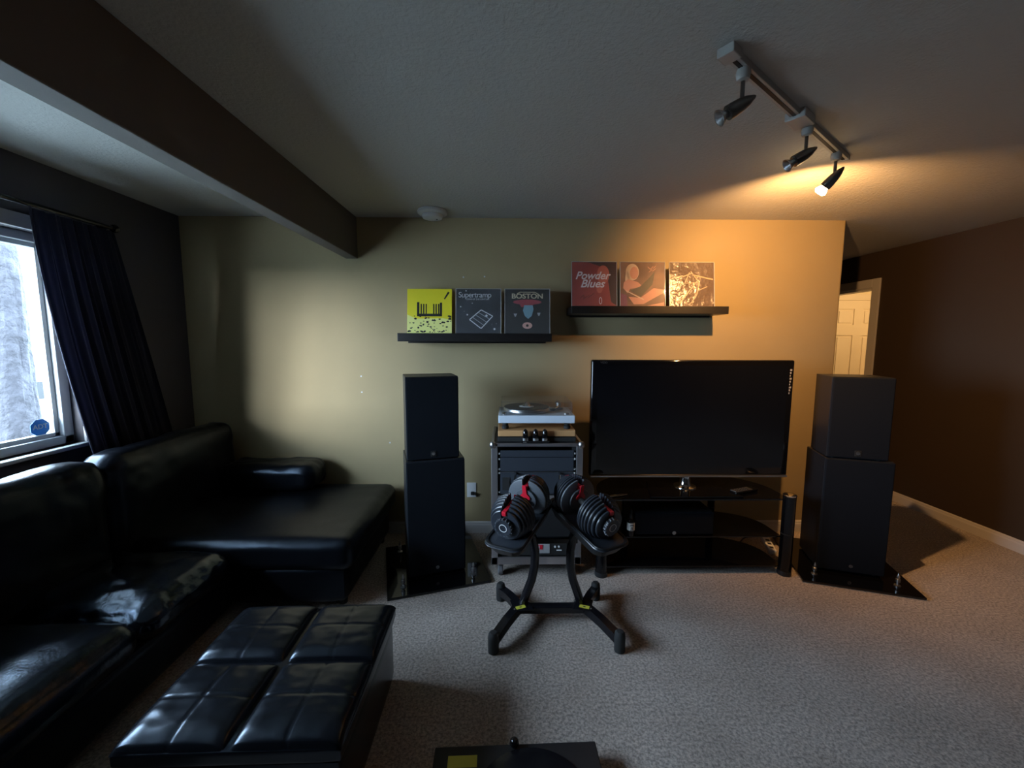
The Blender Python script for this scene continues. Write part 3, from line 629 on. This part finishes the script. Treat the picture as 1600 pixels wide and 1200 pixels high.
# ------------------------------------------------------------------ wall shelves and record sleeves
SY = 2.818
def shelf(x0, x1, z0, z1, lab):
    s_ = thing('wall_shelf', lab, 'shelf', ((x0 + x1) / 2, D, z0)); w = (x1 - x0) / 2
    MB().box(-w, w, SY - D, 0, 0, z1 - z0, .0025).obj('board', 'shelf', s_)
    MB().box(-w + .02, w - .02, -.012, -.0005, -.012, 0, .001).obj('wall_cleat', 'shelf', s_)
    return s_
LZ0, LZ1, UZ0, UZ1 = 1.489, 1.546, 1.683, 1.735
shelf(-.748, .315, LZ0, LZ1, 'long dark floating shelf above the left loudspeaker, the lower of two')
shelf(.450, 1.536, UZ0, UZ1, 'long dark floating shelf above the television, the higher of two')
def cover_mat(name, ramp, scale=14, vec=(1, 1, 1), rough=.5):
    m = mat(name, (1, 1, 1), rough); nt = m.node_tree; p = nt.nodes['Principled BSDF']; tc = nt.nodes.new('ShaderNodeTexCoord')
    mp = nt.nodes.new('ShaderNodeMapping'); mp.inputs['Scale'].default_value = vec; nt.links.new(tc.outputs['Object'], mp.inputs[0])
    n = nt.nodes.new('ShaderNodeTexNoise'); n.inputs['Scale'].default_value = scale; n.inputs['Detail'].default_value = 4; nt.links.new(mp.outputs[0], n.inputs['Vector'])
    r = nt.nodes.new('ShaderNodeValToRGB'); e = r.color_ramp.elements
    while len(e) < len(ramp): e.new(.5)
    for el, (p_, c_) in zip(e, ramp): el.position = p_; el.color = (*c_, 1)
    nt.links.new(n.outputs['Fac'], r.inputs[0]); nt.links.new(r.outputs[0], p.inputs['Base Color']); return m
K = .312
def record(x, z, m, label, group, sleeve=True, tilt=.13):
    r = thing('record_sleeve', label, 'record', (x, SY + .052, z), 0, group); r.rotation_euler = (-tilt, 0, 0)
    MB().box(-K / 2, K / 2, 0, .004, .0015, K, .0006).obj('cover', m, r)
    if sleeve:
        MB().box(-K / 2 - .004, K / 2 + .004, -.0022, -.0016, 0, K + .004).obj('plastic_sleeve', 'sleeve', r)
        e_ = MB()
        for sx in (-1, 1): e_.box(sx * (K / 2 + .002) - .0018, sx * (K / 2 + .002) + .0018, -.003, .004, .0, K + .004, .0007)
        e_.box(-K / 2, K / 2, -.003, .004, K + .0012, K + .0042, .0007); e_.obj('sleeve_edge', mat('sleeve_edge', (.55, .55, .55), .2) if 'sleeve_edge' not in bpy.data.materials else bpy.data.materials['sleeve_edge'], r)
    return r
def art(r, poly, m, lay=0, name='print_shape', z=True):
    return MB().prism([(x - .5, y) for x, y in poly] if 0 else [((x - .5) * K, y * K) for x, y in poly], -.0004 - .0002 * lay - .0002, .0, plane='xz').obj(name, m, r)
def ell(cx, cz, a, b, k=20, ph=0): return [(cx + a * math.cos(2 * PI * i / k + ph), cz + b * math.sin(2 * PI * i / k + ph)) for i in range(k)]
yel = mat('yellow_cover', (.85, .72, .02), .5); pyel = mat('pale_yellow_print', (.9, .88, .30), .5)
g1 = 'record sleeves on the lower shelf'; g2 = 'record sleeves on the upper shelf'
rnd = random.Random(5)
A = record(-.550 + .013, LZ1, yel, 'bright yellow record sleeve with black speckled lower half', g1, sleeve=False)
art(A, [(0, 0), (1, 0), (1, .30), (.8, .34), (.2, .33), (0, .42)], pyel, 0)
for i in range(70):
    x_, z_ = rnd.random() * .94 + .03, rnd.random() ** 1.2 * .38 + .02; s_ = rnd.uniform(.010, .030) * (1.3 if x_ < .15 or x_ > .85 else 1)
    if z_ - s_ < .006: z_ = s_ + .008
    art(A, [(min(.99, max(.01, x_ + s_ * rnd.uniform(.7, 1.5) * math.cos(a_))), z_ + s_ * rnd.uniform(.4, 1) * math.sin(a_)) for a_ in [k * PI / 3 for k in range(6)]], 'ink', 1, 'speckle')
art(A, [(.22, .38), (.27, .38), (.27, .70), (.22, .70)], 'ink', 2); art(A, [(.73, .38), (.78, .38), (.78, .69), (.73, .69)], 'ink', 2); art(A, [(.22, .38), (.78, .38), (.78, .44), (.22, .44)], 'ink', 2)
for i in range(8):
    x_ = .30 + i * .056
    if 3 <= i <= 4: continue
    art(A, [(x_, .42), (x_ + .026, .42), (x_ + .026, .66), (x_, .66)], 'ink', 2)
art(A, [(.82, .78), (.84, .76), (.95, .92), (.91, .94)], 'ink', 1)
navy = cover_mat('dark_slate_cover', [(.35, (.018, .022, .030)), (.65, (.045, .055, .07))], 9)
grey = mat('grey_print', (.42, .45, .48), .5); lgrey = mat('light_print', (.75, .78, .82), .5)
Bq = record(-.205 + .010, LZ1, navy, 'dark slate record sleeve with pale slanted frame and white specks', g1)
text('lettering', 'Supertramp', .054, (-.025, -.0010, .270), VERT, lgrey, Bq, depth=.0003, spacing=.9)
text('lettering', 'CRIME OF THE CENTURY', .0145, (-.005, -.0008, .240), VERT, lgrey, Bq, depth=.0003)
fr = [(.30, .31), (.56, .53), (.82, .39), (.56, .11)]
def bar(r, p, q, t, m, lay=1):
    d = Vector((q[0] - p[0], q[1] - p[1])).normalized(); n = Vector((-d.y, d.x)) * t
    art(r, [(p[0] + n.x, p[1] + n.y), (p[0] - n.x, p[1] - n.y), (q[0] - n.x, q[1] - n.y), (q[0] + n.x, q[1] + n.y)], m, lay)
for i in range(4): bar(Bq, fr[i], fr[(i + 1) % 4], .010, lgrey)
for f_ in (.25, .5, .75): bar(Bq, tuple(Vector(fr[0]).lerp(Vector(fr[1]), f_)), tuple(Vector(fr[3]).lerp(Vector(fr[2]), f_)), .006, grey)
for x_, z_, s_ in ((.22, .96, .016), (.10, .60, .014), (.25, .42, .018), (.86, .10, .024), (.36, .68, .010), (.68, .40, .026), (.14, .80, .006), (.9, .22, .006), (.62, .86, .004), (.45, .75, .005), (.18, .5, .006), (.8, .2, .005)):
    art(Bq, ell(x_, z_, s_, s_, 10), lgrey, 2)
blk = mat('charcoal_cover', (.022, .024, .026), .4); rp = mat('rose_print', (.42, .06, .08), .5); bp_ = mat('sky_print', (.22, .42, .52), .5); cp = mat('cream_print', (.70, .62, .42), .5); wp = mat('peach_print', (.75, .42, .36), .5)
Cq = record(.145 + .003, LZ1, blk, 'charcoal record sleeve with a red band and pale blue patch', g1)
text('lettering', 'BOSTON', .048, (0, -.0010, .262), VERT, cp, Cq, depth=.0003, sx=1.15, bold=.0012)
bar(Cq, (.33, .935), (.67, .935), .008, cp); bar(Cq, (.33, .935), (.27, .90), .008, cp); bar(Cq, (.67, .935), (.73, .90), .008, cp)
art(Cq, ell(.5, .71, .32, .06), rp, 0); art(Cq, [(.32, .68), (.66, .68), (.60, .60), (.36, .60)], rp, 0)
art(Cq, [(.43, .64), (.62, .64), (.64, .55), (.60, .40), (.52, .33), (.44, .40), (.40, .52)], bp_, 1)
art(Cq, ell(.5, .18, .11, .075), wp, 1); art(Cq, ell(.5, .18, .03, .03), 'ink', 2)
for x_, z_ in ((.23, .43), (.76, .45)): art(Cq, [(x_ - .04, z_ + .02), (x_ + .04, z_ + .02), (x_ + .01, z_ - .05), (x_ - .01, z_ - .05)], grey, 1)
redc = cover_mat('faded_red_cover', [(.35, (.36, .045, .035)), (.7, (.50, .08, .05))], 5)
Dq = record(.625 - .010, UZ1, redc, 'red record sleeve with white script lettering', g2)
dk = mat('maroon_print', (.06, .025, .025), .5); pk = mat('pink_print', (.65, .15, .10), .5); wl = mat('pale_pink_print', (.88, .78, .80), .5)
art(Dq, [(.88, .10), (1, .02), (1, 1), (.35, 1), (.60, .92), (.78, .80)], dk, 0); art(Dq, ell(.70, .72, .14, .21, 20, .3), pk, 1); art(Dq, ell(.62, .40, .07, .10), pk, 1)
text('lettering', 'Powder', .075, (-.015, -.0016, .215), VERT, wl, Dq, depth=.0003, shear=.35, bold=.0014); text('lettering', 'Blues', .078, (-.015, -.0016, .158), VERT, wl, Dq, depth=.0003, shear=.35, bold=.0014)
for p, q in (((.18, .18), (.26, .26)), ((.26, .26), (.27, .16)), ((.27, .18), (.38, .25)), ((.34, .18), (.50, .30))): bar(Dq, p, q, .004, 'ink', 2)
art(Dq, ell(.64, .13, .035, .08), wl, 1); art(Dq, ell(.64, .13, .022, .062), redc, 2)
brn = cover_mat('brown_photo_cover', [(.3, (.10, .05, .04)), (.55, (.24, .13, .09)), (.8, (.40, .22, .14))], 6)
Eq = record(.965 - .010, UZ1, brn, 'brown and pink pictorial record sleeve, middle one on the upper shelf', g2)
sk = mat('skin_tone_print', (.68, .32, .22), .5); hr = mat('blonde_print', (.75, .58, .42), .5); gr = mat('moss_print', (.09, .08, .06), .5)
art(Eq, ell(.27, .78, .15, .19), hr, 0); art(Eq, ell(.16, .60, .05, .20), hr, 0); art(Eq, ell(.31, .76, .095, .14), sk, 1)
art(Eq, [(.08, .55), (.18, .62), (.40, .55), (.50, .45), (.22, .40), (.16, .30), (.06, .42)], sk, 1)
art(Eq, [(.22, .36), (.45, .46), (.62, .62), (.78, .80), (.72, .50), (.45, .22)], gr, 2); art(Eq, [(.18, .22), (.30, .05), (.52, .06), (.98, .32), (.98, .10), (.60, .02), (.98, .02), (.98, .38), (.75, .42), (.45, .20)], sk, 2)
bar(Eq, (.12, .36), (.52, .16), .010, hr, 3); art(Eq, [(0, 0), (.16, 0), (.14, .26), (0, .30)], mat('purple_print', (.22, .06, .12), .5), 1)
for p, q in (((.62, .90), (.68, .84)), ((.68, .84), (.74, .91)), ((.74, .86), (.80, .92)), ((.64, .78), (.72, .84)), ((.72, .80), (.80, .86))): bar(Eq, p, q, .006, sk, 2)
brz = mat('bronze_wrinkled_cover', (.10, .058, .040), .25, bump=(5, 1, .03))
Fq = record(1.300 + .002, UZ1, brz, 'shiny bronze record sleeve with creased plastic and a zigzag emblem', g2)
gd = mat('gold_print', (.55, .38, .24), .3)
for p, q, t in (((.05, .64), (.30, .70), .012), ((.30, .68), (.50, .76), .010), ((.48, .80), (.66, .56), .010), ((.28, .53), (.66, .55), .006), ((.62, .58), (.22, .08), .013), ((.52, .72), (.98, .62), .014), ((.66, .56), (.62, .30), .012), ((.62, .30), (.48, .08), .012), ((.35, .55), (.45, .78), .01), ((.62, .36), (.85, .46), .008)): bar(Fq, p, q, t, gd)
# ------------------------------------------------------------------ ceiling items
sm = thing('smoke_alarm', 'round white two-tier smoke alarm on the ceiling by the olive wall', 'smoke alarm', (-.507, 2.90, H))
MB().lathe([(.098, 0), (.102, -.006), (.100, -.020), (.088, -.028), (.070, -.029)], k=48).obj('base', 'white', sm, True)
MB().lathe([(.070, -.028), (.072, -.034), (.066, -.050), (.048, -.056), (0, -.057)], k=48).obj('cover', 'white', sm, True)
MB().lathe([(.006, -.056), (.005, -.060), (0, -.061)], (.03, 0, 0), k=12).obj('test_button', 'plate', sm, True)
tA, tB = Vector((.675, 1.325, H)), Vector((1.625, 2.030, H)); du = (tB - tA).normalized(); nn_ = Vector((-du.y, du.x, 0))
tk = thing('track_light', 'white ceiling track light with three dark nickel spot heads', 'track light', tA, math.atan2(du.y, du.x)); L = (tB - tA).length
MB().box(0, L, -.017, .017, -.022, 0, .002).obj('track', 'track', tk)
MB().box(.03, L - .02, -.006, .006, -.0235, -.0215).obj('track_slot', 'ink', tk)
MB().box(-.02, .035, -.026, .026, -.028, 0, .003).obj('end_feed', 'track', tk)
MB().box(L * .5 - .05, L * .5 + .06, -.036, .036, -.034, 0, .005).obj('power_feed', 'track', tk)
MB().box(L - .012, L + .006, -.019, .019, -.024, 0, .002).obj('end_cap', 'track', tk)
Rz = Matrix.Rotation(-math.atan2(du.y, du.x), 3, 'Z')
def head(dist, aim, lit=False):
    p = Vector((dist, 0, -.022)); a = (Rz @ Vector(aim)).normalized()
    h_ = MB().lathe([(.020, 0), (.022, -.012), (.018, -.032), (.008, -.036)], p, k=20).obj('adapter', 'track', tk, True)
    MB().cyl(p + Vector((0, 0, -.034)), p + Vector((0, 0, -.095)), .0065).obj('stem', 'darksteel', h_, True)
    c = p + Vector((0, 0, -.105)); b0 = c - a * .050
    prof = [(.0, 0), (.006, .006), (.016, .030), (.021, .052), (.023, .080), (.023, .098), (.020, .099)]
    MB().lathe(prof, b0, a, k=28).obj('spot_body', 'darksteel', h_, True)
    f = b0 + a * .100
    if not lit:
        MB().lathe([(.012, -.004), (.012, .006), (.026, .026), (.027, .028), (.024, .028), (.008, .010)], f, a, k=28).obj('reflector_lamp', 'steel', h_, True)
    else:
        bm_ = mat('lit_halogen_bulb', (1, .9, .7), .4, emit=((1, .66, .32), 40))
        MB().lathe([(.016, 0), (.020, .006), (.026, .018), (.026, .024), (.018, .032), (0, .034)], f + a * .0, a, k=24).obj('bulb', bm_, h_, True)
    return tk.matrix_world, f + a * .02
Tm = Matrix.Translation(tA) @ Matrix.Rotation(math.atan2(du.y, du.x), 4, 'Z')
head(.105, (-.86, .10, -.50)); head(.680, (-.82, .15, -.50))
_, bp3 = head(1.055, (-.35, .55, -.62), True)
bw = Tm @ (bp3 + (Rz @ Vector((-.35, .55, -.62))).normalized() * .030)
lamp = light('halogen_lamp', 'SPOT', bw, LAMP_W, (1, .50, .17), shadow_soft_size=.016, spot_size=math.radians(156), spot_blend=.8)
lamp.rotation_euler = Vector((.50, .80, -.42)).to_track_quat('-Z', 'Y').to_euler()
# ------------------------------------------------------------------ wall outlet, anchors
ou = thing('wall_outlet', 'white wall outlet plate low on the olive wall beside the left speaker', 'outlet', (-.267, D, .345))
MB().box(-.036, .036, -.006, 0, -.058, .058, .003).obj('cover_plate', 'white', ou)
for z_ in (-.024, .022): MB().box(-.016, .016, -.0075, -.006, z_ - .013, z_ + .013, .002).obj('socket', 'white', ou)
MB().box(-.005, .022, -.03, -.0075, -.034, -.012, .003).obj('plug', 'rubber', ou)
for px_, pz_, wh in ((-.315, 1.959, 'above the yellow sleeve, left one'), (-.16, 1.964, 'above the slate sleeve, right one'), (-1.089, 1.228, 'left of the speaker, upper one'), (-1.088, 1.107, 'left of the speaker, lower one'), (-.888, .718, 'lowest, beside the tall cabinet')):
    tag(MB().lathe([(.006, 0), (.006, .0015), (.003, .003), (0, .003)], (px_, D, pz_), (0, -1, 0), k=12).obj('wall_anchor', 'white'), 'tiny white wall anchor ' + wh, 'wall anchor', 'screw anchors left in the olive wall')
# ------------------------------------------------------------------ black board in the foreground
fb = thing('floor_device', 'flat black board with yellow label and low dark dome on the carpet at bottom', 'exercise board', (.035, 1.31, 0), math.radians(1.6))
MB().box(-.285, .287, -.42, 0, .02, .060, .004).obj('board', 'plastic', fb)
MB().lathe([(.20, 0), (.20, .006), (.17, .012), (.10, .018), (0, .020)], (.045, -.22, .060), k=48).obj('dome', 'metalblack', fb, True)
MB().lathe([(.0, 0), (.012, .002), (.017, .012), (.014, .024), (.006, .030), (0, .031)], (-.005, -.008, .060), k=24).obj('knob', 'gloss', fb, True)
MB().box(-.235, -.135, -.075, -.035, .060, .0612).obj('yellow_label', 'yellowlab', fb)
for sx in (-.25, .25):
    for y_ in (-.38, -.04): MB().cyl((sx, y_, 0), (sx, y_, .02), .02).obj('foot', 'rubber', fb)
